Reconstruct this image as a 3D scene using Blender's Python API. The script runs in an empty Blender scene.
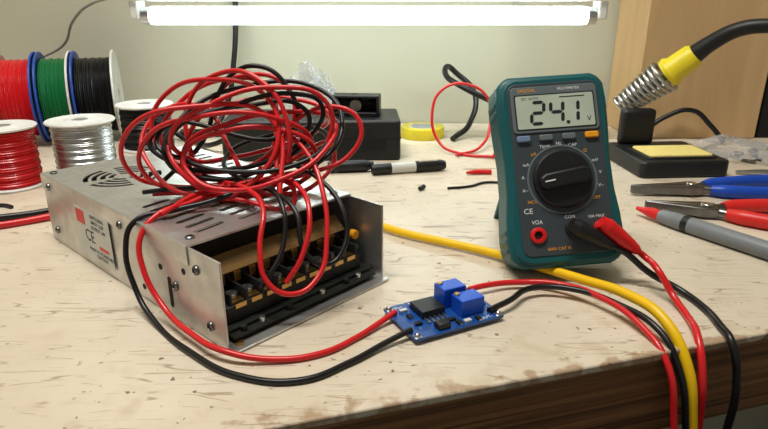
import bpy, bmesh, math, random
from mathutils import Vector, Matrix, Euler
S=0.01; Z0=0.75
scene=bpy.context.scene
COL=scene.collection
R=math.radians
random.seed(7)

# ------------------------------------------------ materials
def lin(c):
    out=[]
    for v in c:
        v=v/255.0
        out.append(v/12.92 if v<=0.04045 else ((v+0.055)/1.055)**2.4)
    return (*out,1.0)
def mat(name,rgb,rough=0.5,metal=0.0,var=0.06,nscale=60,bump=0.0,emit=None,estr=0,coat=0.0,spec=0.5,trans=0.0,ior=1.45):
    m=bpy.data.materials.new(name); m.use_nodes=True
    nt=m.node_tree; b=nt.nodes['Principled BSDF']
    b.inputs['Roughness'].default_value=rough
    b.inputs['Metallic'].default_value=metal
    b.inputs['Specular IOR Level'].default_value=spec
    b.inputs['Coat Weight'].default_value=coat
    b.inputs['Transmission Weight'].default_value=trans
    b.inputs['IOR'].default_value=ior
    tc=nt.nodes.new('ShaderNodeTexCoord')
    n=nt.nodes.new('ShaderNodeTexNoise'); n.inputs['Scale'].default_value=nscale; n.inputs['Detail'].default_value=4
    nt.links.new(tc.outputs['Object'],n.inputs['Vector'])
    r=nt.nodes.new('ShaderNodeValToRGB')
    c=lin(rgb)
    r.color_ramp.elements[0].position=0.3; r.color_ramp.elements[1].position=0.7
    r.color_ramp.elements[0].color=(c[0]*(1-var),c[1]*(1-var),c[2]*(1-var),1)
    r.color_ramp.elements[1].color=(min(1,c[0]*(1+var)),min(1,c[1]*(1+var)),min(1,c[2]*(1+var)),1)
    nt.links.new(n.outputs['Fac'],r.inputs['Fac']); nt.links.new(r.outputs['Color'],b.inputs['Base Color'])
    if bump>0:
        bp=nt.nodes.new('ShaderNodeBump'); bp.inputs['Strength'].default_value=bump; bp.inputs['Distance'].default_value=0.001
        nt.links.new(n.outputs['Fac'],bp.inputs['Height']); nt.links.new(bp.outputs['Normal'],b.inputs['Normal'])
    if emit:
        b.inputs['Emission Color'].default_value=lin(emit); b.inputs['Emission Strength'].default_value=estr
    return m
M={}
M['red']=mat('red_insulation',(208,28,34),0.32,coat=0.15)
M['black']=mat('black_insulation',(18,18,20),0.35)
M['yellow']=mat('yellow_insulation',(242,194,12),0.38)
M['blkplastic']=mat('black_plastic',(22,23,25),0.45)
M['blkmat']=mat('black_matte',(14,14,15),0.7)
M['teal']=mat('teal_rubber',(12,84,88),0.42,nscale=40)
M['face']=mat('dark_grey_panel',(58,66,71),0.45)
M['bezel']=mat('bezel_grey',(98,108,110),0.45)
M['lcd']=mat('lcd_glass',(172,182,164),0.25,emit=(176,184,166),estr=0.10)
M['lcdink']=mat('lcd_ink',(28,34,36),0.5)
M['white']=mat('white_print',(225,228,225),0.6)
M['orange']=mat('orange_plastic',(238,160,20),0.45)
M['bluebtn']=mat('blue_grey_button',(110,130,160),0.45)
M['redp']=mat('red_plastic',(215,24,28),0.4)
M['steel']=mat('brushed_steel',(190,190,188),0.28,1.0,var=0.12,nscale=200)
M['steeld']=mat('dark_steel',(120,120,120),0.33,1.0,var=0.15,nscale=150)
M['brass']=mat('brass_contact',(198,158,96),0.3,1.0)
M['solder']=mat('tinned_solder',(205,207,208),0.3,1.0)
M['pcb']=mat('pcb_blue',(20,72,145),0.35,coat=0.3,nscale=300,var=0.25)
M['potblue']=mat('trimmer_blue',(24,84,200),0.35)
M['label']=mat('label_white',(205,205,200),0.5)
M['amber']=mat('amber_strip',(176,118,58),0.35,0.2)
M['green']=mat('green_insulation',(18,110,60),0.4)
M['flangew']=mat('flange_white',(222,222,218),0.45)
M['flangeb']=mat('flange_blue',(40,80,170),0.4)
M['tape']=mat('yellow_tape',(225,205,50),0.45)
M['sponge']=mat('sponge_yellow',(232,212,130),0.95,bump=0.8,nscale=500,var=0.15)
M['bluegrip']=mat('blue_grip',(20,72,180),0.38)
M['redgrip']=mat('red_grip',(215,40,38),0.38)
M['pengrey']=mat('pen_grey',(120,124,128),0.45)
M['yelcollar']=mat('yellow_collar',(235,215,40),0.4)
M['kraft']=mat('grey_parts',(150,150,155),0.4,0.6)
M['pcbgreen']=mat('pcb_green',(24,28,22),0.5)
M['lampwhite']=mat('lamp_enamel',(235,235,232),0.35)
M['cordgrey']=mat('grey_cord',(150,148,142),0.5)

def aluminium():
    m=bpy.data.materials.new('aluminium_sheet'); m.use_nodes=True
    nt=m.node_tree;b=nt.nodes['Principled BSDF']
    b.inputs['Metallic'].default_value=0.85
    tc=nt.nodes.new('ShaderNodeTexCoord'); mp=nt.nodes.new('ShaderNodeMapping'); mp.inputs['Scale'].default_value=(400,12,60)
    n=nt.nodes.new('ShaderNodeTexNoise'); n.inputs['Scale'].default_value=1.0; n.inputs['Detail'].default_value=3
    nt.links.new(tc.outputs['Object'],mp.inputs['Vector']); nt.links.new(mp.outputs['Vector'],n.inputs['Vector'])
    n2=nt.nodes.new('ShaderNodeTexNoise'); n2.inputs['Scale'].default_value=45; n2.inputs['Detail'].default_value=6
    nt.links.new(tc.outputs['Object'],n2.inputs['Vector'])
    mx=nt.nodes.new('ShaderNodeMath'); mx.operation='MULTIPLY_ADD'; mx.inputs[1].default_value=0.45
    nt.links.new(n.outputs['Fac'],mx.inputs[0]); nt.links.new(n2.outputs['Fac'],mx.inputs[2])
    r=nt.nodes.new('ShaderNodeValToRGB'); r.color_ramp.elements[0].position=0.45;r.color_ramp.elements[1].position=0.95
    r.color_ramp.elements[0].color=lin((178,177,174)); r.color_ramp.elements[1].color=lin((216,215,212))
    nt.links.new(mx.outputs[0],r.inputs['Fac']); nt.links.new(r.outputs['Color'],b.inputs['Base Color'])
    r2=nt.nodes.new('ShaderNodeMapRange'); r2.inputs['From Min'].default_value=0.4;r2.inputs['From Max'].default_value=1.0
    r2.inputs['To Min'].default_value=0.46;r2.inputs['To Max'].default_value=0.28
    nt.links.new(mx.outputs[0],r2.inputs['Value']); nt.links.new(r2.outputs['Result'],b.inputs['Roughness'])
    return m
M['alu']=aluminium()

def wood(name,c1,c2,scale=(3,3,40),rough=0.55):
    m=bpy.data.materials.new(name); m.use_nodes=True
    nt=m.node_tree;b=nt.nodes['Principled BSDF']; b.inputs['Roughness'].default_value=rough
    tc=nt.nodes.new('ShaderNodeTexCoord'); mp=nt.nodes.new('ShaderNodeMapping'); mp.inputs['Scale'].default_value=scale
    n=nt.nodes.new('ShaderNodeTexNoise'); n.inputs['Scale'].default_value=1.6; n.inputs['Detail'].default_value=6; n.inputs['Distortion'].default_value=0.8
    nt.links.new(tc.outputs['Object'],mp.inputs['Vector']); nt.links.new(mp.outputs['Vector'],n.inputs['Vector'])
    r=nt.nodes.new('ShaderNodeValToRGB'); r.color_ramp.elements[0].position=0.3;r.color_ramp.elements[1].position=0.72
    r.color_ramp.elements[0].color=lin(c1); r.color_ramp.elements[1].color=lin(c2)
    nt.links.new(n.outputs['Fac'],r.inputs['Fac']); nt.links.new(r.outputs['Color'],b.inputs['Base Color'])
    return m
M['wood']=wood('pale_wood',(192,156,110),(214,182,136),(14,14,2))
M['ply']=wood('plywood_layers',(62,40,24),(164,118,76),(2,2,190),0.7)

def benchtop():
    m=bpy.data.materials.new('worn_cream_laminate'); m.use_nodes=True
    nt=m.node_tree;b=nt.nodes['Principled BSDF']; L=nt.links; N=nt.nodes
    tc=N.new('ShaderNodeTexCoord')
    def noise(sc,det=4,scale=(1,1,1),rot=0,dist=0,off=0):
        mp=N.new('ShaderNodeMapping'); mp.inputs['Scale'].default_value=scale; mp.inputs['Rotation'].default_value=(0,0,rot); mp.inputs['Location'].default_value=(off,off*1.7,0)
        L.new(tc.outputs['Object'],mp.inputs['Vector'])
        n=N.new('ShaderNodeTexNoise'); n.inputs['Scale'].default_value=sc; n.inputs['Detail'].default_value=det; n.inputs['Distortion'].default_value=dist
        L.new(mp.outputs['Vector'],n.inputs['Vector']); return n.outputs['Fac']
    def math_(op,a,b_=None,c=None):
        x=N.new('ShaderNodeMath'); x.operation=op
        for i,v in enumerate((a,b_,c)):
            if v is None: continue
            if isinstance(v,(int,float)): x.inputs[i].default_value=v
            else: L.new(v,x.inputs[i])
        return x.outputs[0]
    def step(v,a,b_):
        r=N.new('ShaderNodeMapRange'); r.inputs['From Min'].default_value=a; r.inputs['From Max'].default_value=b_
        r.interpolation_type='SMOOTHSTEP'; L.new(v,r.inputs['Value']); return r.outputs['Result']
    def mix(f,a,b_):
        x=N.new('ShaderNodeMix'); x.data_type='RGBA'
        L.new(f,x.inputs[0])
        for i,v in ((6,a),(7,b_)):
            if isinstance(v,tuple): x.inputs[i].default_value=v
            else: L.new(v,x.inputs[i])
        return x.outputs[2]
    base=mix(step(noise(9,5),0.35,0.7),lin((206,193,172)),lin((218,206,186)))
    base=mix(math_('MULTIPLY',step(noise(60,6),0.48,0.75),0.2),base,lin((178,158,130)))
    def scratches(rot,sc,w,lo,seedscale,off,st=7):
        n=noise(sc,1,(1,st,1),rot,0.15,off)
        d=math_('ABSOLUTE',math_('SUBTRACT',n,0.5))
        line=math_('SUBTRACT',1.0,step(d,0.0,w))
        mask=step(noise(seedscale,2,(1,1,1),rot+1,0,off),lo,lo+0.05)
        return math_('MULTIPLY',line,mask)
    ss=[scratches(0.5,7,0.011,0.53,28,0,10),scratches(-0.9,6,0.010,0.54,25,3,12),scratches(1.7,8,0.011,0.54,30,5,9),scratches(2.4,6,0.010,0.53,24,7,14),scratches(1.1,9,0.010,0.54,33,11,10)]
    s=ss[0]
    for q in ss[1:]: s=math_('MAXIMUM',s,q)
    s=math_('MULTIPLY',s,0.62)
    base=mix(s,base,lin((128,102,76)))
    v=noise(150,2); sp=math_('MULTIPLY',step(v,0.675,0.705),step(noise(13,2),0.42,0.58))
    base=mix(math_('MULTIPLY',sp,0.8),base,lin((92,68,46)))
    sep=N.new('ShaderNodeSeparateXYZ'); L.new(tc.outputs['Object'],sep.inputs[0])
    d=math_('ADD',math_('MULTIPLY',math_('ADD',sep.outputs['X'],0.06),-0.2846),math_('MULTIPLY',math_('SUBTRACT',sep.outputs['Y'],0.241),0.9587))
    wear=math_('ADD',math_('MULTIPLY',d,-16.0),noise(70,6))
    wear=step(wear,0.42,0.54)
    base=mix(math_('MULTIPLY',wear,0.65),base,lin((146,108,72)))
    wear2=math_('MULTIPLY',step(math_('ADD',math_('MULTIPLY',d,-2.2),noise(40,7)),0.48,0.62),0.28)
    base=mix(wear2,base,lin((168,142,108)))
    L.new(base,b.inputs['Base Color'])
    rr=N.new('ShaderNodeMapRange'); L.new(noise(25,5),rr.inputs['Value']); rr.inputs['To Min'].default_value=0.3; rr.inputs['To Max'].default_value=0.5
    L.new(rr.outputs['Result'],b.inputs['Roughness'])
    bp=N.new('ShaderNodeBump'); bp.inputs['Strength'].default_value=0.25; bp.inputs['Distance'].default_value=0.0004; bp.invert=True
    L.new(math_('ADD',s,sp),bp.inputs['Height']); L.new(bp.outputs['Normal'],b.inputs['Normal'])
    return m
M['bench']=benchtop()

def clear(name,tint=(0.95,0.96,0.97),fac=0.35,col=(0.75,0.77,0.8,1)):
    m=bpy.data.materials.new(name); m.use_nodes=True; nt=m.node_tree
    b=nt.nodes['Principled BSDF']; o=nt.nodes['Material Output']
    b.inputs['Base Color'].default_value=col; b.inputs['Roughness'].default_value=0.12
    t=nt.nodes.new('ShaderNodeBsdfTransparent'); t.inputs['Color'].default_value=(*tint,1)
    n=nt.nodes.new('ShaderNodeTexNoise'); n.inputs['Scale'].default_value=50
    mr=nt.nodes.new('ShaderNodeMapRange'); mr.inputs['To Min'].default_value=fac*0.4; mr.inputs['To Max'].default_value=fac*1.6
    mx=nt.nodes.new('ShaderNodeMixShader')
    nt.links.new(n.outputs['Fac'],mr.inputs['Value']); nt.links.new(mr.outputs['Result'],mx.inputs[0])
    nt.links.new(t.outputs[0],mx.inputs[1]); nt.links.new(b.outputs[0],mx.inputs[2]); nt.links.new(mx.outputs[0],o.inputs[0])
    return m
M['clear']=clear('clear_plastic',fac=0.3)
M['ambclear']=clear('amber_clear_cover',(0.95,0.8,0.5),0.2,(0.7,0.5,0.25,1))
M['wall']=mat('painted_wall',(187,184,164),0.75,var=0.03,nscale=5,bump=0.05)
M['floor']=mat('dark_concrete_floor',(46,38,32),0.8,var=0.2,nscale=8)
M['ceil']=mat('ceiling_paint',(215,215,210),0.8)
M['tube']=mat('glowing_phosphor_tube',(255,255,255),0.4,emit=(228,247,248),estr=11)

# ------------------------------------------------ helpers
def cm(p): return Vector(p)*S
def grp(name,loc=(0,0,0),rot=(0,0,0)):
    e=bpy.data.objects.new(name,None); COL.objects.link(e)
    e.location=cm(loc)+Vector((0,0,Z0)); e.rotation_euler=Euler([R(a) for a in rot]); e.empty_display_size=0.02
    return e
def sub(name,parent,loc=(0,0,0),rot=(0,0,0)):
    e=bpy.data.objects.new(name,None); COL.objects.link(e); e.parent=parent
    e.location=cm(loc); setrot(e,rot); e.empty_display_size=0.01
    return e
def setrot(o,rot):
    if isinstance(rot,Matrix): o.rotation_euler=rot.to_3x3().to_euler()
    else: o.rotation_euler=Euler([R(a) for a in rot])
def finish(name,me,mt,parent,loc,rot,bevel=0,smooth=False,seg=2):
    o=bpy.data.objects.new(name,me); COL.objects.link(o)
    if parent: o.parent=parent
    o.location=cm(loc) if parent else cm(loc)+Vector((0,0,Z0))
    setrot(o,rot)
    if mt: me.materials.append(mt)
    if bevel>0:
        b=o.modifiers.new('bevel','BEVEL'); b.width=bevel*S; b.segments=seg; b.limit_method='ANGLE'; b.angle_limit=R(35)
    if smooth or bevel>0:
        for p in me.polygons: p.use_smooth=True
        try: me.set_sharp_from_angle(angle=R(38))
        except Exception: pass
    return o
def box(name,parent,size,loc,mt,rot=(0,0,0),bevel=0,seg=2):
    bm=bmesh.new(); bmesh.ops.create_cube(bm,size=1)
    for v in bm.verts: v.co=Vector((v.co.x*size[0],v.co.y*size[1],v.co.z*size[2]))*S
    me=bpy.data.meshes.new(name); bm.to_mesh(me); bm.free()
    return finish(name,me,mt,parent,loc,rot,bevel,False,seg)
def lathe(name,parent,prof,loc,mt,rot=(0,0,0),segs=40,smooth=True,closed=False):
    bm=bmesh.new(); rings=[]
    for (r,z) in prof:
        if r<1e-6: rings.append([bm.verts.new((0,0,z*S))])
        else: rings.append([bm.verts.new((r*S*math.cos(2*math.pi*i/segs),r*S*math.sin(2*math.pi*i/segs),z*S)) for i in range(segs)])
    pairs=list(zip(rings[:-1],rings[1:]))
    if closed: pairs.append((rings[-1],rings[0]))
    for a,b in pairs:
        for i in range(segs):
            j=(i+1)%segs
            if len(a)==1 and len(b)==1: continue
            if len(a)==1: bm.faces.new((a[0],b[j],b[i]))
            elif len(b)==1: bm.faces.new((a[i],a[j],b[0]))
            else: bm.faces.new((a[i],a[j],b[j],b[i]))
    bmesh.ops.recalc_face_normals(bm,faces=bm.faces)
    me=bpy.data.meshes.new(name); bm.to_mesh(me); bm.free()
    return finish(name,me,mt,parent,loc,rot,0,smooth)
def cyl(name,parent,r,h,loc,mt,rot=(0,0,0),segs=32,ch=0.04,r2=None):
    r2=r if r2 is None else r2
    ch=min(ch,r*0.3,h*0.3)
    return lathe(name,parent,[(0,-h/2),(r-ch,-h/2),(r,-h/2+ch),(r2,h/2-ch),(r2-ch,h/2),(0,h/2)],loc,mt,rot,segs)
def prism(name,parent,outline,z0,z1,mt,loc=(0,0,0),rot=(0,0,0),bevel=0,seg=2):
    bm=bmesh.new()
    a=[bm.verts.new((x*S,y*S,z0*S)) for x,y in outline]; b=[bm.verts.new((x*S,y*S,z1*S)) for x,y in outline]
    bm.faces.new(list(reversed(a))); bm.faces.new(b); n=len(a)
    for i in range(n): bm.faces.new((a[i],a[(i+1)%n],b[(i+1)%n],b[i]))
    bmesh.ops.recalc_face_normals(bm,faces=bm.faces)
    me=bpy.data.meshes.new(name); bm.to_mesh(me); bm.free()
    return finish(name,me,mt,parent,loc,rot,bevel,False,seg)
def rrect(w,h,r,cx=0,cy=0,n=6):
    pts=[]
    for (sx,sy,a0) in ((1,1,0),(-1,1,90),(-1,-1,180),(1,-1,270)):
        for i in range(n+1):
            a=R(a0+90*i/n); pts.append((cx+sx*(w/2-r)+r*math.cos(a),cy+sy*(h/2-r)+r*math.sin(a)))
    return pts
def tube(name,parent,pts,r,mt,radii=None,cyclic=False,res=10,bres=4,loc=(0,0,0),rot=(0,0,0)):
    cu=bpy.data.curves.new(name,'CURVE'); cu.dimensions='3D'; cu.resolution_u=res
    cu.bevel_depth=r*S; cu.bevel_resolution=bres; cu.use_fill_caps=True
    sp=cu.splines.new('BEZIER'); sp.bezier_points.add(len(pts)-1)
    for i,p in enumerate(pts):
        bp=sp.bezier_points[i]; bp.co=cm(p); bp.handle_left_type='AUTO'; bp.handle_right_type='AUTO'
        if radii: bp.radius=radii[i]
    sp.use_cyclic_u=cyclic
    cu.materials.append(mt)
    o=bpy.data.objects.new(name,cu); COL.objects.link(o)
    if parent: o.parent=parent
    o.location=cm(loc); setrot(o,rot)
    return o
def text(name,parent,s,size,loc,mt,rot=(0,0,0),align='CENTER',ext=0.005):
    cu=bpy.data.curves.new(name,'FONT'); cu.body=s; cu.size=size*S; cu.align_x=align; cu.align_y='CENTER'; cu.extrude=ext*S
    cu.materials.append(mt); cu.resolution_u=2
    o=bpy.data.objects.new(name,cu); COL.objects.link(o); o.parent=parent; o.location=cm(loc); setrot(o,rot); return o

# ------------------------------------------------ room shell
def shell(name,size,loc,mt):
    return box(name,None,size,loc,mt)
shell('floor',(300,320,4),(0,-40,-77),M['floor'])
shell('wall_back',(300,4,244),(0,102,45),M['wall'])
shell('wall_left',(4,320,244),(-148,-40,45),M['wall'])
shell('wall_right',(4,320,244),(148,-40,45),M['wall'])
shell('ceiling',(300,320,4),(0,-40,169),M['ceil'])

# ------------------------------------------------ workbench
wb=grp('workbench')
fe=lambda x:24.1+(x+6)*0.297
poly=[(-95,fe(-95)),(95,fe(95)),(95,99.6),(-95,99.6)]
prism('benchtop',wb,poly,-0.55,0,M['bench'],bevel=0.12)
poly2=[(-94.9,fe(-94.9)+0.15),(94.9,fe(94.9)+0.15),(94.9,99.5),(-94.9,99.5)]
prism('plywood_core',wb,poly2,-6.0,-0.55,M['ply'],bevel=0.1)
for i,(x,y) in enumerate([(-88,10),(88,60),(88,94),(-88,94)]):
    box('leg_%d'%(i+1),wb,(6,6,69),(x,y,-40.5),M['ply'],bevel=0.3)

# ------------------------------------------------ fluorescent lamp
lp=grp('fluorescent_lamp',(-2,83,17.6))
lathe('tube',lp,[(0,-28.6),(1.1,-28.6),(1.15,-28.2),(1.15,28.2),(1.1,28.6),(0,28.6)],(0,0,0),M['tube'],(0,90,0),24)
for sx in (-1,1):
    cyl('tube_cap',lp,1.1,1.2,(sx*29.2,0,0),M['solder'],(0,90,0))
    box('lamp_holder',lp,(1.2,3.0,3.2),(sx*30.3,0,1.1),M['lampwhite'],bevel=0.3)
    box('wall_bracket',lp,(1.6,16.5,1.2),(sx*22,8.7,4.4),M['lampwhite'],bevel=0.15)
box('housing',lp,(64,5,2.4),(0,0.6,3.0),M['lampwhite'],bevel=0.3)
tube('power_cord',lp,[(-32,0.6,2.6),(-37,2,1.5),(-42,6,-1),(-46,10,-4.5),(-52,12,-7)],0.2,M['cordgrey'])

# ------------------------------------------------ power supply
ps=grp('power_supply_unit',(-9.3,30.8,0),(0,0,47.5))
W,Ln,H=13.7,26.7,5.85
box('base_plate',ps,(W,Ln+0.6,0.15),(W/2,Ln/2-0.3,0.12),M['alu'],bevel=0.03)
box('side_left',ps,(0.15,Ln,H-0.1),(0.075,Ln/2,H/2+0.05),M['alu'],bevel=0.03)
box('side_right',ps,(0.15,Ln,H-0.1),(W-0.075,Ln/2,H/2+0.05),M['alu'],bevel=0.03)
box('rear_wall',ps,(W-0.3,0.15,H-0.2),(W/2,Ln-0.08,H/2),M['alu'])
cov=box('cover',ps,(W+0.1,Ln-3.4,0.14),(W/2,3.4+(Ln-3.4)/2,H+0.05),M['alu'])
bm=bmesh.new()
def ring2(P):
    a=[bm.verts.new((x*S,y*S,-0.5*S)) for x,y in P]; b=[bm.verts.new((x*S,y*S,0.5*S)) for x,y in P]
    bm.faces.new(list(reversed(a))); bm.faces.new(b); n=len(a)
    for i in range(n): bm.faces.new((a[i],a[(i+1)%n],b[(i+1)%n],b[i]))
def slot(cx,cy,l,w,ang):
    pts=[]
    for sgn in (1,-1):
        for i in range(7):
            a=R(-90+180*i/6)+(0 if sgn>0 else math.pi)
            pts.append((sgn*(l/2-w/2)+w/2*math.cos(a),w/2*math.sin(a)))
    ca,sa=math.cos(ang),math.sin(ang)
    ring2([(cx+x*ca-y*sa,cy+x*sa+y*ca) for x,y in pts])
def arc(cx,cy,r,w,a0,a1):
    k=10; P=[]
    for i in range(k+1):
        a=R(a0+(a1-a0)*i/k); P.append((cx+(r+w/2)*math.cos(a),cy+(r+w/2)*math.sin(a)))
    for i in range(k,-1,-1):
        a=R(a0+(a1-a0)*i/k); P.append((cx+(r-w/2)*math.cos(a),cy+(r-w/2)*math.sin(a)))
    ring2(P)
FX,FY=-2.6,5.6
for rr in (0.9,1.55,2.2,2.85):
    for q in range(4):
        arc(FX,FY,rr,0.40,q*90+10,q*90+80)
for ix in range(3):
    for iy in range(7):
        slot(-4.2+ix*3.3,-9.9+iy*1.15,2.3,0.45,0.15)
for iy in range(9): slot(5.2,-1+iy*1.15,1.7,0.42,0)
me=bpy.data.meshes.new('vent_cut'); bmesh.ops.recalc_face_normals(bm,faces=bm.faces); bm.to_mesh(me); bm.free()
cut=bpy.data.objects.new('vent_cut',me); COL.objects.link(cut); cut.parent=ps; cut.location=cov.location
bo=cov.modifiers.new('vents','BOOLEAN'); bo.object=cut; bo.operation='DIFFERENCE'; bo.solver='EXACT'
bpy.context.view_layer.update()
dg=bpy.context.evaluated_depsgraph_get()
newme=bpy.data.meshes.new_from_object(cov.evaluated_get(dg)); cov.modifiers.clear(); cov.data=newme
bpy.data.objects.remove(cut)
box('cover_flange_left',ps,(0.1,Ln-3.4,1.3),(-0.05,3.4+(Ln-3.4)/2,H-0.55),M['alu'],bevel=0.03)
box('circuit_board',ps,(W-0.6,Ln-1.2,0.18),(W/2,Ln/2+0.2,0.75),M['pcbgreen'])
box('bulk_insulation',ps,(W-1.0,0.2,4.2),(W/2,5.2,3.0),M['blkmat'])
cyl('cooling_fan_hub',ps,1.5,0.9,(W/2+FX,3.4+(Ln-3.4)/2+FY,5.1),M['blkplastic'])
box('heat_sink',ps,(1.2,14,4.0),(1.6,15,2.9),M['steeld'])
cyl('capacitor_1',ps,1.1,3.8,(4.5,8,2.8),M['blkmat']); cyl('capacitor_2',ps,1.1,3.8,(7.2,8,2.8),M['blkmat'])
box('transformer',ps,(4.2,4.4,3.8),(9.6,12,2.8),M['amber'],bevel=0.1)
tb=sub('terminal_block',ps,(W/2,2.7,0.85))
box('block_body',tb,(11.6,2.6,1.1),(0,0,0.6),M['blkplastic'],bevel=0.06)
box('block_back',tb,(11.6,0.8,2.2),(0,1.3,1.2),M['blkplastic'],bevel=0.06)
box('contact_rail',tb,(11.2,0.3,0.4),(0,1.25,2.5),M['amber'],bevel=0.05)
for i in range(10):
    box('barrier_%d'%(i+1),tb,(0.16,2.3,1.5),(-5.4+i*1.2,-0.1,1.2),M['blkplastic'],bevel=0.03)
for i in range(9):
    x=-4.8+i*1.2
    box('contact_%d'%(i+1),tb,(0.9,1.7,0.08),(x,-0.25,1.2),M['brass'])
    box('contact_lip_%d'%(i+1),tb,(0.8,0.08,0.3),(x,-1.34,1.08),M['brass'])
    cyl('screw_%d'%(i+1),tb,0.42,0.3,(x,-0.3,1.4),M['solder'],segs=18)
    box('screw_slot_%d'%(i+1),tb,(0.6,0.09,0.04),(x,-0.3,1.56),M['blkmat'],(0,0,20+i*23))
    box('rear_pin_%d'%(i+1),tb,(0.5,0.3,0.7),(x,0.78,2.0),M['brass'],bevel=0.03)
box('cover_flap',tb,(11.5,0.1,1.4),(0,0.8,3.1),M['ambclear'],(-50,0,0),bevel=0.02)
box('front_board',ps,(12.4,1.2,0.15),(W/2,0.8,0.55),M['pcbgreen'])
for i,x in enumerate((1.6,3.0,5.2,8.1,10.4,11.6)):
    cyl('small_component_%d'%(i+1),ps,0.22,0.4,(x,0.6,0.8),M['solder'] if i%2 else M['blkmat'],segs=14)
cyl('trim_pot',ps,0.35,0.5,(12.9,2.3,3.2),M['orange'],(90,0,0),segs=14)
cyl('status_led',ps,0.25,0.5,(12.9,2.3,2.2),M['green'],(90,0,0),segs=14)
SL=Matrix(((0,0,-1),(-1,0,0),(0,1,0)))
box('rating_label',ps,(0.03,6.0,3.9),(-0.13,17.2,2.8),M['label'])
box('label_logo',ps,(0.02,1.5,1.1),(-0.16,19.2,4.0),M['redp'])
text('label_ce',ps,'CE',1.4,(-0.155,17.9,2.65),M['lcdink'],SL)
for i,(z,s) in enumerate([(4.4,'SWITCHING'),(3.95,'INPUT 220V'),(3.5,'OUTPUT 24V'),(1.6,'MADE TO STANDARD'),(1.2,'CAUTION')]):
    text('label_line_%d'%(i+1),ps,s,0.42,(-0.155,16.2,z),M['lcdink'],SL)
box('label_bar',ps,(0.02,1.6,0.25),(-0.155,15.6,2.1),M['redp'])
def screwhead(p,loc,rot,nm):
    lathe(nm,p,[(0,0),(0.32,0),(0.30,0.1),(0.2,0.16),(0.18,0.08),(0,0.08)],loc,M['steeld'],rot,18)
for i,(y,z) in enumerate([(25.2,1.2),(25.2,5.05),(12.3,5.0),(5.4,2.6),(1.6,1.2),(2.6,4.6)]):
    screwhead(ps,(-0.02 if z<5.0 else -0.1,y,z),(0,-90,0),'side_screw_%d'%(i+1))
for i,(y,z) in enumerate([(7.2,3.4),(4.2,4.0),(12.6,2.0),(10.0,1.0)]):
    cyl('side_hole_%d'%(i+1),ps,0.22,0.04,(-0.01,y,z),M['blkmat'],(0,90,0),16,ch=0.005)
prism('side_slot',ps,rrect(2.2,0.4,0.19),-0.02,0.02,M['blkmat'],(-0.01,6.2,1.9),(0,90,0))
for i,(x,y) in enumerate([(0.8,4.4),(12.9,4.4),(13.0,25.8),(0.7,25.8)]):
    screwhead(ps,(x,y,H+0.1),(0,0,0),'top_screw_%d'%(i+1))
cyl('base_screw',ps,0.28,0.2,(0.9,0.1,0.25),M['brass'],segs=14)

# ------------------------------------------------ tangled wire on power supply
wt=grp('tangled_wire_bundle')
wr=0.175
def strand(n,seed,c=(-10.6,43.0,9.6),k6=8,bzr=(1.3,3.4)):
    rnd=random.Random(seed); pr=[]
    for i in range(n+1):
        pr.append((rnd.uniform(4.4,8.0),rnd.uniform(*bzr),rnd.uniform(1.5,4.2),rnd.uniform(-0.05,0.65),
                   c[0]+rnd.uniform(-1.9,2.4),c[1]+rnd.uniform(-1.6,1.6),c[2]+rnd.uniform(-1.6,1.7),rnd.uniform(0,2.5)))
    ph=rnd.random()*6; pts=[]
    for i in range(n):
        for k in range(k6):
            f=k/k6; f=f*f*(3-2*f)
            ax,bz,by,tilt,cx,cy,cz,dy=[p*(1-f)+q*f for p,q in zip(pr[i],pr[i+1])]
            a=ph+k*2*math.pi/k6
            x=ax*math.cos(a)*(1+0.08*math.sin(3*a)); z=bz*math.sin(a)
            pts.append((cx+x*math.cos(tilt)-z*0.5*math.sin(tilt)+rnd.uniform(-.3,.3),cy+by*math.sin(a+dy)-0.25*x,
                        max(6.25+wr*rnd.uniform(0,3),cz+z*math.cos(tilt)+x*math.sin(tilt)*0.45)))
    return pts
tube('red_strand_1',wt,[(-17,42,6.3),]+strand(4,3,bzr=(1.6,4.4))+[(-12.5,40.5,7.0),(-14.8,37.4,6.4)],wr,M['red'])
tube('red_strand_2',wt,[(-7.0,38.5,6.8)]+strand(3,12,bzr=(2.2,5.0))+[(-7,41,9)],wr,M['red'])
tube('red_strand_3',wt,[(-15,42,6.8)]+strand(2,45,c=(-11,43.5,10.6),bzr=(2.6,4.4))+[(-6,42,8)],wr,M['red'])
tube('black_strand_1',wt,[(-16.5,43,7.0),(-13.4,44,10),(-12.4,45,13),(-11.2,45.2,14.6),(-9.4,45,15.2),(-7.4,44.5,14.2),(-6.6,43.5,11)]+strand(2,21)+[(-9,40,7.3)],wr,M['black'])
tube('black_strand_2',wt,[(-17.5,41.5,6.6)]+strand(2,33,c=(-10.2,42.6,9.2),bzr=(1.8,4.0))+[(-6,41,7.5)],wr,M['black'])
tube('red_loop_high',wt,[(-13,41,6.8),(-14.5,43,9.5),(-13,45,12.4),(-10.8,46,14.2),(-8.6,45.5,13.2),(-8.2,43.5,9.5),(-10,41,7.0),(-14,40.5,6.8),(-17,42.5,8.1),(-18.2,44.5,10.1),(-16.8,46,11.8),(-13.6,45.5,12),(-11.5,43.5,9.5),(-10,42,7.2)],wr,M['red'])
tube('red_loop_right',wt,[(-10,41.5,7.2),(-5.5,41.6,8.0),(-2.3,42.2,9.4),(-1.7,43,11.3),(-3.2,43.6,12.4),(-6,43.4,11.8),(-7.5,41.5,9.6),(-7.2,39.5,7.4)],wr,M['red'])
tube('red_hanging_loop',wt,[(-12,42,7.3),(-9.5,39.5,7.5),(-7.9,36.9,7.0),(-7.8,34.7,5.0),(-7.3,33.8,3.2),(-5.8,33.9,2.3),(-4.2,35.2,3.0),(-3.8,36.9,5.0),(-4.1,38.8,7.2),(-5.5,41.5,9.6),(-8,43,11.5)],wr,M['red'])
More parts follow.
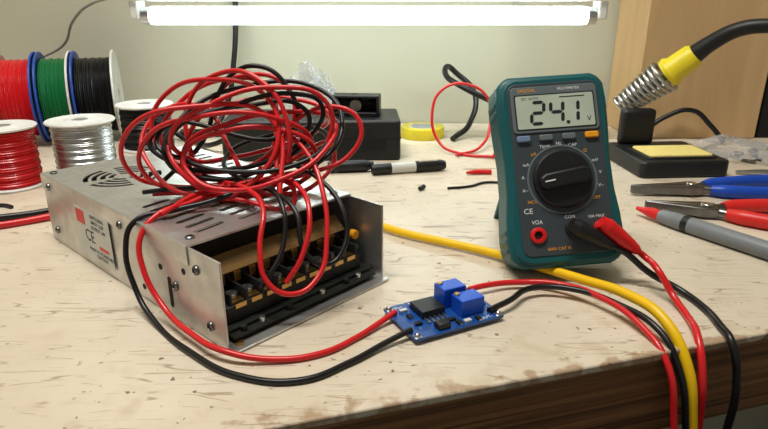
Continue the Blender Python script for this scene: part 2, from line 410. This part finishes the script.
tube('red_hanging_loop_b',wt,[(-9,42,8.3),(-6,39.5,7.8),(-4.9,37.1,6.6),(-5.3,35.4,4.2),(-6.3,34.9,2.6)],wr,M['red'])
tube('black_hanging_loop',wt,[(-8,43,8.8),(-4.8,40.8,8.0),(-2.9,38.7,6.4),(-2.6,37.1,4.4),(-3.7,36.0,3.4),(-5.0,35.7,4.2),(-5.8,37.2,6.6),(-8,40,7.5)],wr,M['black'])
tube('black_hanging_strand',wt,[(-9,41,7.4),(-6.9,38.1,7.0),(-6.6,35.9,4.6),(-7.8,34.1,2.6)],wr,M['black'])
wr=0.19
tube('red_output_lead',wt,[(-11,42,7.4),(-13.2,39.5,6.6),(-15.1,37.5,6.3),(-15.9,36.3,5.2),(-15.7,35.5,3.4),(-14.2,34.2,1.3),(-11.7,31.8,0.7),(-9.4,30.0,0.7),(-6.6,29.7,0.3),(-3.8,30.4,0.2),(-1.6,32.3,0.2),(-0.4,33.6,0.33),(0.75,34.7,0.6)],wr,M['red'])
tube('black_output_lead',wt,[(-9,41,7.6),(-11.7,39.6,6.7),(-14.4,38.4,6.3),(-16.6,37.3,5.9),(-17.1,36.6,4.4),(-16.5,35.8,1.6),(-14.8,34.0,0.3),(-11.6,30.7,0.2),(-8.0,28.2,0.2),(-4.6,27.8,0.2),(-2.0,29.5,0.2),(0,31.3,0.33),(1.7,32.5,0.6)],wr,M['black'])

ic=grp('mains_input_cable')
tube('red_core',ic,[(-50,46,0.35),(-41,48.6,0.35),(-36,50.6,0.35),(-31.5,53.5,0.4),(-28,56,0.9),(-25.5,57.2,2.0)],0.33,M['red'])
tube('black_core',ic,[(-50,49,0.35),(-42,51.2,0.35),(-37,52.8,0.35),(-32,55.3,0.4),(-28.5,57.6,0.9),(-25,58.6,2.0)],0.33,M['black'])

# ------------------------------------------------ converter module
cv=grp('voltage_converter_module',(3.9,35.0,0),(0,0,27))
prism('board',cv,rrect(6.7,4.4,0.15),0.28,0.44,M['pcb'])
for i,(x,y) in enumerate([(-3.05,1.9),(-3.05,-1.9),(3.05,1.9),(3.05,-1.9)]):
    box('solder_pad_%d'%(i+1),cv,(0.5,0.5,0.03),(x,y,0.45),M['solder'],bevel=0.01)
    lathe('solder_joint_%d'%(i+1),cv,[(0.22,0),(0.18,0.12),(0.08,0.2),(0,0.22)],(x,y,0.46),M['solder'],segs=14)
    cyl('standoff_%d'%(i+1),cv,0.12,0.28,(x*0.95,y*0.92,0.14),M['solder'],segs=10)
box('regulator_chip',cv,(1.75,1.7,0.5),(-0.9,0.55,0.72),M['blkplastic'],bevel=0.05)
box('chip_tab',cv,(1.5,0.5,0.12),(-0.9,1.6,0.52),M['solder'])
for i in range(5): box('chip_leg_%d'%(i+1),cv,(0.16,0.75,0.1),(-1.58+i*0.34,-0.6,0.52),M['solder'])
box('inductor',cv,(0.9,0.7,0.4),(-1.1,-1.65,0.65),M['blkplastic'],bevel=0.08)
box('trimmer_1',cv,(1.75,1.3,1.35),(1.1,0.95,1.12),M['potblue'],bevel=0.06)
box('trimmer_2',cv,(1.75,1.3,1.15),(1.5,-0.6,1.02),M['potblue'],bevel=0.06)
cyl('trimmer_screw_1',cv,0.2,0.16,(0.5,1.3,1.82),M['brass'],segs=14)
cyl('trimmer_screw_2',cv,0.2,0.16,(0.9,-0.2,1.62),M['brass'],segs=14)
for i,(x,y) in enumerate([(-2.35,1.2),(-2.35,0.3),(-2.3,-0.7),(2.75,0.6),(2.75,-0.4),(0.1,-1.75),(0.7,-1.8),(1.5,-1.85),(-0.1,-1.2),(2.6,1.3)]):
    box('smd_%d'%(i+1),cv,(0.5,0.28,0.16),(x,y,0.52),M['blkmat'] if i%3 else M['label'],(0,0,90*(i%2)))
    box('smd_end_%d'%(i+1),cv,(0.56,0.2,0.12),(x,y,0.51),M['solder'],(0,0,90*(i%2)))
for i in range(12):
    lathe('via_%d'%(i+1),cv,[(0.09,0),(0.09,0.01),(0.04,0.01),(0.04,0)],(-2.9+i*0.52,(-1.2 if i%2 else 1.95)+0.1*(i%3),0.442),M['solder'],segs=10)
text('pad_mark_in',cv,'IN+',0.4,(-2.4,1.75,0.455),M['white']); text('pad_mark_out',cv,'OUT-',0.4,(2.1,-1.9,0.455),M['white'])

ow=grp('output_wire_pair')
tube('red_wire',ow,[(6.0,37.9,0.6),(7.2,38.5,0.6),(9.6,39.2,0.5),(12.3,38.6,0.7),(14.6,36.2,0.9),(16.2,33,0.5),(16.9,30.6,-0.6),(17.4,29.6,-4),(17.9,29.4,-9),(18.2,29.5,-22)],0.21,M['red'])
tube('black_wire',ow,[(6.9,34.9,0.6),(8.4,36.0,0.7),(10.4,37.9,0.7),(13.0,37.6,0.8),(15.4,35.2,0.9),(17.0,32.2,0.6),(17.6,30.6,-0.8),(18.2,29.8,-4),(18.6,29.8,-9),(19,29.8,-22)],0.21,M['black'])
yc=grp('yellow_power_cable')
tube('cable',yc,[(-5,55.0,1.2),(-1.5,51.8,0.6),(1.5,49.2,0.45),(5,47.0,0.45),(8.6,44.6,0.5),(11.6,41.6,0.7),(14.2,38.6,1.0),(16.2,35.8,1.3),(17.5,33,1.0),(18.3,30.9,-1.0),(18.7,30.1,-4),(19.2,30,-9),(20,30,-24)],0.35,M['yellow'])

# ------------------------------------------------ multimeter
mm=grp('digital_multimeter',(13.75,40.2,0),(0,0,3))
tilt=25
cs=sub('casing',mm,(0,0,1.3),(90-tilt,0,0)); 
cs.rotation_euler=(Matrix.Rotation(R(90-tilt),3,'X')@Matrix.Rotation(R(3.6),3,'Z')).to_euler()
cs.scale=(0.965,0.945,0.96)
def hout(k=0.0):
    half=[(3.3,0.0),(4.0,0.25),(4.45,0.9),(4.6,2.2),(4.5,4.0),(4.25,6.0),(4.2,8.5),(4.35,11),(4.4,13.2),(4.3,14.5),(3.9,15.15),(3.3,15.4)]
    pts=[(max(x-k,0.1),y+(k if y<1 else (-k if y>14.4 else 0))) for x,y in half]
    return pts+[(-x,y) for x,y in reversed(pts)]
prism('holster',cs,hout(),-3.4,0,M['teal'],bevel=0.5,seg=4)
prism('holster_rim',cs,hout(0.35),-0.1,0.18,M['teal'],bevel=0.15,seg=3)
prism('front_panel',cs,rrect(7.2,13.7,0.7,0,7.8),0,0.26,M['face'],bevel=0.06)
for sx in (-1,1):
    for yy in (1.6,2.3,3.0,12.6,13.3):
        box('grip_rib',cs,(0.25,0.35,2.2),(sx*(4.52 if yy<5 else 4.36),yy,-1.6),M['teal'],bevel=0.08)
prism('lcd_bezel',cs,rrect(6.8,3.7,0.35,0,12.5),0.2,0.36,M['bezel'],bevel=0.05)
prism('lcd_frame',cs,rrect(6.3,2.85,0.15,0,12.3),0.3,0.385,M['blkplastic'])
prism('lcd_screen',cs,rrect(6.1,2.65,0.12,0,12.3),0.3,0.40,M['lcd'])
text('brand_print',cs,'DIGITAL',0.38,(-2.1,14.05,0.37),M['orange']); text('brand_print_2',cs,'MULTIMETER',0.3,(1.2,14.05,0.37),M['white'])
def digit(d,x0,y0,w,h,t):
    segs={'2':'abged','4':'fgbc','1':'bc'}[d]; sk=0.09
    P={'a':((0,h),(w,h)),'g':((0,h/2),(w,h/2)),'d':((0,0),(w,0)),'b':((w,h),(w,h/2)),'c':((w,h/2),(w,0)),'f':((0,h),(0,h/2)),'e':((0,h/2),(0,0))}
    for sg in segs:
        (xa,ya),(xb,yb)=P[sg]; g=0.04
        if ya==yb: o=[(xa+g,ya),(xa+g+t/2,ya+t/2),(xb-g-t/2,ya+t/2),(xb-g,ya),(xb-g-t/2,ya-t/2),(xa+g+t/2,ya-t/2)]
        else: o=[(xa,ya-g),(xa+t/2,ya-g-t/2),(xa+t/2,yb+g+t/2),(xa,yb+g),(xa-t/2,yb+g+t/2),(xa-t/2,ya-g-t/2)]
        o=[(x0+x+sk*y,y0+y) for x,y in o]
        prism('digit_segment',cs,o,0.39,0.415,M['lcdink'])
digit('2',-1.95,11.35,0.95,1.7,0.27); digit('4',-0.45,11.35,0.95,1.7,0.27); digit('1',0.8,11.35,0.9,1.7,0.27)
prism('decimal_point',cs,rrect(0.26,0.26,0.05,0.93,11.33),0.39,0.415,M['lcdink'])
text('lcd_unit',cs,'V',0.6,(2.6,11.5,0.41),M['lcdink']); text('lcd_mode',cs,'DC  AUTO',0.28,(-1.9,13.38,0.41),M['lcdink'])
box('lcd_bar',cs,(2.0,0.08,0.02),(1.4,13.38,0.405),M['lcdink'])
for i,x in enumerate((-2.7,-0.95,0.85,2.65)):
    prism('button_%d'%(i+1),cs,rrect(1.05,0.5,0.15,x,10.2),0.2,0.5,[M['bluebtn'],M['bezel'],M['bezel'],M['orange']][i],bevel=0.08)
lathe('dial_ring',cs,[(2.75,0),(2.75,0.03),(2.6,0.04),(2.6,0)],(0,6.85,0.26),M['bezel'],segs=48)
lathe('dial_base',cs,[(2.3,0),(2.3,0.3),(2.15,0.45),(1.9,0.45),(0,0.45)],(0,6.85,0.26),M['blkplastic'],segs=48)
prism('dial_knob',cs,[(-2.0,-0.35),(-1.5,-0.62),(1.5,-0.62),(2.0,-0.35),(2.0,0.35),(1.5,0.62),(-1.5,0.62),(-2.0,0.35)],0.6,1.35,M['blkplastic'],(0,6.85,0),(0,0,8),bevel=0.18,seg=3)
box('dial_pointer',cs,(0.8,0.1,0.03),(-1.3,6.67,1.36),M['white'],(0,0,8))
for i in range(13):
    a=R(-35+i*250/12)
    t=['OFF','V~','V','mV','Ω','CAP','Hz','TEMP','µA','mA','A','A~','NCV'][i]
    text('range_mark_%d'%(i+1),cs,t,0.36,(3.05*math.cos(a),6.85+2.85*math.sin(a),0.27),M['white'] if i%4 else M['orange'])
text('mark_ce',cs,'CE',0.6,(-2.9,4.5,0.27),M['white']); 
jk=[(-2.35,2.6),(0.4,2.9),(2.6,2.8)]
for i,(x,y) in enumerate(jk):
    lathe('jack_%d'%(i+1),cs,[(0.62,0),(0.62,0.2),(0.5,0.26),(0.34,0.26),(0.3,0.02),(0,0.02)],(x,y,0.26),M['redp'] if i!=1 else M['blkplastic'],segs=24)
    cyl('jack_hole_%d'%(i+1),cs,0.3,0.06,(x,y,0.3),M['blkmat'],segs=16)
text('jack_label_1',cs,'VΩA',0.42,(-2.3,3.6,0.27),M['white']); text('jack_label_2',cs,'COM',0.36,(0.25,3.85,0.27),M['white']); text('jack_label_3',cs,'10A MAX',0.32,(2.3,3.75,0.27),M['white'])
text('panel_text',cs,'600V CAT III',0.34,(-0.8,1.45,0.27),M['orange'])
box('kick_stand',mm,(5.0,0.35,11.0),(0,11.0,4.55),M['teal'],(33,0,0),bevel=0.1)
bpy.context.view_layer.update()
tl=grp('test_leads')
def wp(x,y,z):
    p=cs.matrix_world@cm((x,y,z)); return Vector((p.x/S,p.y/S,(p.z-Z0)/S))
def plug(nm,mt,jx,jy,d):
    a=wp(jx,jy,0.3); nrm=(wp(jx,jy,1.3)-a).normalized()
    d=Vector(d).normalized()
    b=a+nrm*1.0; 
    tube(nm+'_plug_pin',tl,[a,a+nrm*0.5,b],0.46,mt)
    tube(nm+'_plug_body',tl,[b-d*0.6,b,b+d*1.2,b+d*2.3,b+d*3.0],0.56,mt,radii=[0.85,1.15,1.05,0.85,0.6])
    for k in range(5):
        lathe(nm+'_plug_rib',tl,[(0.2,-0.06),(0.54-0.03*k,-0.06),(0.54-0.03*k,0.06),(0.2,0.06)],b+d*(1.5+k*0.3),mt,d.to_track_quat('Z','Y').to_matrix(),16,closed=True)
    return b+d*2.9,d
p,d=plug('black',M['blkplastic'],0.4,2.9,(0.82,-0.05,-0.42))
tube('black_lead',tl,[p,p+d*1.0,(19.2,39.3,1.2),(21.0,38.2,0.4),(21.6,35.8,0.25),(21.4,33.4,0.3),(21.3,31.9,0.1),(21.6,31.1,-2),(21.8,31.2,-7),(22.0,31.2,-24)],0.24,M['black'])
p,d=plug('red',M['redp'],2.6,2.8,(0.68,-0.05,-0.52))
tube('red_lead',tl,[p,p+d*0.9,(19.2,38.4,2.0),(19.9,36.8,0.6),(19.9,34.6,0.25),(19.4,32.4,0.3),(19.2,30.8,-1.2),(19.5,30.5,-5),(19.9,30.6,-24)],0.24,M['red'])

# ------------------------------------------------ spools
def spool(nm,loc,rot,rf,rw,h,wm,fm,wd=0.16,fm2=None):
    g=grp(nm,loc,rot)
    for z,f in ((0.15,fm),(h-0.15,fm2 or fm)):
        lathe('flange',g,[(0.9,-0.15),(rf-0.1,-0.15),(rf,-0.05),(rf,0.05),(rf-0.1,0.15),(rf-0.5,0.15),(rf-0.6,0.08),(1.6,0.08),(1.5,0.15),(0.9,0.15)],(0,0,z),f,segs=48,closed=True)
    lathe('core',g,[(0.9,0.2),(1.4,0.2),(1.4,h-0.2),(0.9,h-0.2)],(0,0,0),fm,segs=24,closed=True)
    prof=[(1.4,0.3)]; n=int((h-0.6)/wd)
    for i in range(n):
        z=0.3+i*wd
        for t in (0.1,0.5,0.9):
            prof.append((rw+wd*0.5*math.sin(t*math.pi)+0.06*math.sin(i*1.7),z+t*wd))
    prof.append((1.4,h-0.3))
    lathe('winding',g,prof,(0,0,0),wm,segs=48)
    return g
spool('wire_spool',(-41.6,64.6,0),(0,0,0),3.4,2.9,6.8,M['red'],M['flangew'],0.24)
spool('solder_wire_spool',(-35.0,68.6,0),(0,0,0),3.75,3.15,6.7,M['solder'],M['flangew'],0.2)
spool('wire_spool.001',(-32.9,82.5,0),(0,0,0),3.8,3.2,6.2,M['black'],M['flangew'],0.24)
ax=Vector((math.cos(R(18)),math.sin(R(18)),0))
p0=Vector((-53.6,85.2,6.35))
for i,(wm,fm,fm2,w) in enumerate([(M['red'],M['flangew'],M['flangeb'],4.8),(M['green'],M['flangeb'],M['flangew'],4.2),(M['black'],M['flangeb'],M['flangew'],5.4)]):
    g=spool('wire_spool.%03d'%(i+2),p0,(0,90,18),6.35,5.2,w,wm,fm,0.26,fm2)
    p0=p0+ax*(w+0.3)
# ------------------------------------------------ adapter box with fan
ab=grp('black_adapter_box',(-9.4,79.5,0),(0,0,2))
prism('case',ab,rrect(22.8,9,0.5),0,5.2,M['blkplastic'],bevel=0.3)
box('seam',ab,(22.9,9.1,0.08),(0,0,2.9),M['blkmat'])
box('front_recess',ab,(3.0,0.1,1.6),(8.0,-4.52,2.2),M['blkmat'])
tube('power_lead',ab,[(-11.3,0,2.2),(-14,1,1.0),(-17,5,0.4),(-20,8,0.4),(-23,9,3)],0.35,M['black'])
cf=grp('cooling_fan',(-3.6,79.5,5.2),(0,0,-6))
box('frame_bottom',cf,(6.2,2.6,0.5),(0,0,0.25),M['blkplastic'],bevel=0.1)
for sx in (-1,1):
    box('frame_side',cf,(0.4,2.6,2.6),(sx*2.9,0,1.3),M['blkplastic'],bevel=0.1)
box('frame_top',cf,(6.2,2.6,0.35),(0,0,2.5),M['blkplastic'],bevel=0.1)
cyl('hub',cf,0.8,2.0,(0,0,1.35),M['steeld'],(90,0,0),24)
for i in range(7):
    a=i*2*math.pi/7
    box('blade_%d'%(i+1),cf,(1.6,0.12,0.9),(1.5*math.cos(a),0,1.35+0.6*math.sin(a)),M['blkplastic'],(25,-math.degrees(a),0))
box('back_grille',cf,(5.6,0.1,2.2),(0,1.2,1.35),M['blkmat'])

def crumple(nm,loc,w,d,h,seed,rot=0,mt=None):
    rnd=random.Random(seed); bm=bmesh.new(); n=12
    bmesh.ops.create_grid(bm,x_segments=n,y_segments=n,size=0.5)
    ph=[rnd.uniform(0,6) for _ in range(8)]
    for v in bm.verts:
        x,y=v.co.x,v.co.y
        e=max(0,1-(2*abs(x))**3)*max(0,1-(2*abs(y))**3)
        z=h*(0.15+0.85*e)*(0.55+0.25*math.sin(9*x+ph[0]+4*y)+0.2*math.sin(14*y+ph[1]-6*x))+rnd.uniform(0,0.22)*h
        v.co=Vector((x*w+rnd.uniform(-.05,.05)*w,y*d+rnd.uniform(-.05,.05)*d,max(0.02,z)))*S
    me=bpy.data.meshes.new(nm); bm.to_mesh(me); bm.free()
    o=finish(nm,me,mt or M['clear'],None,loc,(0,0,rot),0,True)
    return o
crumple('clear_plastic_bag',(-10.2,80.8,5.25),9,5.5,6.0,4,20)

rc=grp('hanging_black_cable')
tube('cable',rc,[(-22.5,97,26),(-22.8,97,17),(-23.6,96.5,10),(-24.8,95,4),(-27,92.5,0.5),(-31,91,0.4),(-24,89,0.4),(-22.5,86.5,0.5)],0.42,M['black'])
bc=grp('coiled_black_cable')
tube('cable',bc,[(10,86,0.4),(13,90,2),(13.9,93,6),(11,94,9),(9.6,93,10),(9.2,91,9.0),(11,88.5,7.8),(14.5,87,6.2),(18,88,4.5),(21,90,0.5)],0.42,M['black'])
rl=grp('red_alligator_clip_lead')
tube('wire',rl,[(14.5,76,0.3),(10.0,78,0.3),(7.6,80,1.2),(6.6,82,5),(8.0,83,8),(11.5,83.5,8.6),(14.5,84,6.5),(15,84,3.0),(13,80,0.6),(9.5,77,0.3)],0.2,M['red'])
tube('clip_boot',rl,[(14.2,76.2,0.45),(15.8,75.6,0.5),(17.8,75,0.45)],0.42,M['redp'],radii=[0.7,1.1,0.8])
tw=grp('wire_offcut')
tube('wire',tw,[(7.0,63.0,0.15),(9.5,63.7,0.15),(11.5,65.2,0.15),(13.2,65.2,0.15)],0.14,M['black'])
rt=grp('red_crimp_tip'); tube('tip',rt,[(9.8,68.6,0.3),(11,69,0.3),(12.8,69.0,0.3)],0.3,M['redp'],radii=[0.5,1,1])
sb=grp('wire_offcut.001'); tube('wire',sb,[(3.9,62.5,0.25),(4.4,63.2,0.3)],0.25,M['blkplastic'])
lb=grp('wire_offcut.002'); tube('wire',lb,[(-40,57,0.2),(-38.2,57.1,0.2),(-37.2,56.6,0.2)],0.2,M['blkplastic'])
tp=grp('yellow_tape_roll',(5.8,89.5,0))
lathe('tape',tp,[(2.0,0),(3.2,0),(3.25,0.1),(3.25,1.5),(3.2,1.6),(2.0,1.6)],(0,0,0),M['tape'],closed=True,segs=48)
lathe('core',tp,[(1.8,0),(2.02,0),(2.02,1.62),(1.8,1.62)],(0,0,0),M['flangew'],closed=True,segs=40)
sd=grp('precision_screwdriver',(-6.8,69.6,0.75),(0,0,8))
lathe('handle',sd,[(0,0),(0.55,0.05),(0.7,0.4),(0.6,1.0),(0.7,1.6),(0.7,4.6),(0.5,5.2),(0.45,5.6),(0,5.6)],(0,0,0),M['blkplastic'],(0,90,0),24)
lathe('shaft',sd,[(0.22,5.5),(0.2,8.4),(0.1,8.8),(0,8.8)],(0,0,0),M['steel'],(0,90,0),16)
tm=grp('permanent_marker',(-1.5,68.6,0.7),(0,0,14))
lathe('barrel',tm,[(0,0),(0.55,0.05),(0.62,0.3),(0.62,2.4)],(0,0,0),M['blkplastic'],(0,90,0),24)
lathe('barrel_label',tm,[(0.62,2.4),(0.63,2.41),(0.63,5.4),(0.62,5.41)],(0,0,0),M['label'],(0,90,0),24)
lathe('cap',tm,[(0.62,5.4),(0.67,5.45),(0.67,8.6),(0.5,9.2),(0,9.3)],(0,0,0),M['blkplastic'],(0,90,0),24)
box('cap_clip',tm,(2.4,0.25,0.12),(7.0,-0.3,0.68),M['steel'],bevel=0.03)

# ------------------------------------------------ soldering station stand
ss=grp('soldering_iron_stand',(34.8,72.6,0),(0,0,4))
prism('base',ss,rrect(10.8,10.5,0.8),0,2.0,M['blkplastic'],bevel=0.3)
prism('tray_rim',ss,rrect(8.6,5.8,0.6,0.2,-1.2),1.9,2.2,M['blkplastic'],bevel=0.1)
prism('sponge',ss,rrect(7.8,5.0,0.5,0.2,-1.2),2.0,2.4,M['sponge'],bevel=0.12)
box('holder_post',ss,(4.4,1.6,4.6),(-1.9,4.3,4.2),M['blkplastic'],bevel=0.5)
ir=grp('soldering_iron')
A=Vector((31.2,79.5,6.2)); B=Vector((38.2,74.5,14.0)); dv=(B-A).normalized()
q=dv.to_track_quat('Z','Y').to_matrix()
def coil(nm,p0,d,length,turns,r0,r1,wr_,mt,parent):
    u=d.orthogonal().normalized(); w=d.cross(u); pts=[]
    n=turns*8
    for i in range(n+1):
        t=i/n; a=2*math.pi*turns*t; rr=r0+(r1-r0)*t
        pts.append(Vector(p0)+d*(length*t)+u*rr*math.cos(a)+w*rr*math.sin(a))
    return tube(nm,parent,pts,wr_,mt,res=3,bres=2)
coil('spring_guard',A,dv,6.8,10,1.25,2.1,0.24,M['steel'],ir)
lathe('iron_barrel',ir,[(0,-0.5),(0.25,0.5),(0.45,1.5),(0.6,2.0),(0.6,7.2),(0.9,7.4)],A,M['steeld'],q,20)
lathe('collar',ir,[(0.9,6.8),(1.8,7.0),(1.95,7.5),(1.6,8.0),(1.5,10.4),(1.2,10.8),(0.8,10.8)],A,M['yelcollar'],q,28)
H0=A+dv*10.6
hp=[H0,H0+dv*2,H0+dv*5+Vector((0.4,-0.3,-0.3)),H0+dv*7.5+Vector((1.4,-0.8,-1.5)),H0+dv*8.8+Vector((2.2,-1,-2.5))]
tube('handle',ir,hp,1.15,M['blkplastic'],radii=[1.0,0.85,0.75,0.7,0.45])
e=hp[-1]
tube('cable',ir,[e,e+Vector((2,-1.5,-0.8)),e+Vector((4.5,-3,-3.5)),e+Vector((7,-3,-8)),e+Vector((8.5,0,-13)),e+Vector((10,3,-17))],0.45,M['black'])

# ------------------------------------------------ wooden cabinet + black block for the dark gap on right
cb=grp('wooden_cabinet',(46.1,93.8,0))
box('carcass',cb,(18.5,11.4,30),(0,0,15),M['wood'],bevel=0.2)
box('front_seam',cb,(18.0,0.1,0.15),(0,-5.72,26),M['blkmat'])
bp_=grp('dark_gap_block',(57.8,93.5,0));  # black block standing in for the dark gap between the cabinets
prism('case',bp_,rrect(4.0,10,0.4),0,26,M['blkmat'],bevel=0.2)
box('gap_block_strip',bp_,(1.2,0.4,14),(0,-5.1,14),M['blkplastic'],bevel=0.1)
cb2=grp('wooden_cabinet.001',(70.5,93.8,0))
box('carcass',cb2,(20,11.4,30),(0,0,15),M['wood'],bevel=0.2)
box('front_seam',cb2,(19.0,0.1,0.15),(0,-5.72,26),M['blkmat'])

crumple('clear_parts_bag',(48,77.5,0.02),13,9,2.6,9,-15)
pb=grp('loose_component_pile')
rnd=random.Random(5)
for i in range(26):
    x=48+rnd.uniform(-5,5); y=76.5+rnd.uniform(-3.2,3.2)
    box('component_%d'%(i+1),pb,(rnd.uniform(0.4,1.4),rnd.uniform(0.3,0.7),0.35),(x,y,0.2+rnd.choice((0,0,0.35))),M[rnd.choice(['kraft','blkplastic','steeld','flangew'])],(0,0,rnd.uniform(0,180)),bevel=0.05)
uc=grp('black_usb_cable')
tube('cable',uc,[(37,86.5,0.4),(41,86.9,3.5),(44.5,86.5,4.5),(47,85.5,2.5),(48.5,84,0.4)],0.35,M['black'])

# ------------------------------------------------ pliers
def pliers(nm,loc,rot,gripm,jaw=5.5,open_=9,hl=13):
    g=grp(nm,loc,(0,0,rot))
    for s in (1,-1):
        prism('jaw_%s'%('a' if s>0 else 'b'),g,[(1.0,0.0),(0.9,0.95*s),(-0.4,1.15*s),(-1.6,0.85*s),(-jaw*0.6,0.6*s),(-jaw,0.22*s),(-jaw,0.03*s),(-1.5,0.04*s)],0.25,1.15,M['steeld'],bevel=0.1)
        th=R(open_)*s
        def rp(x,y,z): return (x*math.cos(th)-y*math.sin(th),x*math.sin(th)+y*math.cos(th),z)
        tube('shank_%s'%('a' if s>0 else 'b'),g,[rp(-0.6,0,0.7),rp(1.2,0.3*s,0.7),rp(2.6,0.6*s,0.7)],0.45,M['steeld'])
        tube('grip_%s'%('a' if s>0 else 'b'),g,[rp(1.8,0.45*s,0.72),rp(3,0.75*s,0.72),rp(6,1.0*s,0.75),rp(10,0.75*s,0.75),rp(hl,0.1*s,0.75)],0.72,gripm,radii=[0.75,1.0,0.95,1.0,0.8])
    cyl('pivot',g,0.55,0.25,(0,0,1.2),M['steel'],segs=24)
    return g
pliers('needle_nose_pliers',(32.8,61.2,0),2,M['bluegrip'],jaw=6.5,open_=9,hl=14)
pliers('cutting_pliers',(31.0,54.4,0),-16,M['redgrip'],jaw=5.5,open_=16,hl=14)
pn=grp('grey_marker_pen',(24.4,54.8,0.75),(0,0,-58))
lathe('tip',pn,[(0,0),(0.18,0.1),(0.3,0.8),(0.5,1.6),(0.5,2.6)],(0,0,0),M['redp'],(0,90,0),20)
lathe('barrel',pn,[(0.45,2.5),(0.62,2.7),(0.75,4.5),(0.75,15),(0.6,15.6),(0,15.6)],(0,0,0),M['pengrey'],(0,90,0),24)
lathe('band',pn,[(0.76,5.0),(0.77,5.1),(0.77,5.5),(0.76,5.6)],(0,0,0),M['blkplastic'],(0,90,0),24)
tw2=grp('steel_tweezers')
tube('arm_a',tw2,[(42,69.0,0.3),(46,68.6,0.5),(52,67,0.3)],0.2,M['steel']); tube('arm_b',tw2,[(42,69,0.3),(46,67.8,0.4),(52,66.2,0.3)],0.2,M['steel'])

# ------------------------------------------------ lights
def area(nm,loc,sx,sy,power,color,rot=(0,0,0)):
    l=bpy.data.lights.new(nm,'AREA'); l.shape='RECTANGLE'; l.size=sx*S; l.size_y=sy*S; l.energy=power; l.color=color
    o=bpy.data.objects.new(nm,l); COL.objects.link(o); o.location=cm(loc)+Vector((0,0,Z0)); setrot(o,rot); return o
area('ceiling_light',(-30,30,160),90,25,27,(1.0,0.965,0.90))
w=bpy.data.worlds.new('world'); scene.world=w; w.use_nodes=True
w.node_tree.nodes['Background'].inputs['Color'].default_value=(1.0,0.98,0.95,1); w.node_tree.nodes['Background'].inputs['Strength'].default_value=0.26
scene.view_settings.view_transform='Standard'

# ------------------------------------------------ camera
cam=bpy.data.cameras.new('camera'); cam.sensor_width=36; cam.lens=36*600/768; cam.clip_start=0.01
co=bpy.data.objects.new('camera',cam); COL.objects.link(co)
co.location=Vector((0,0,0.20+Z0)); co.rotation_euler=(R(70),0,0)
scene.camera=co
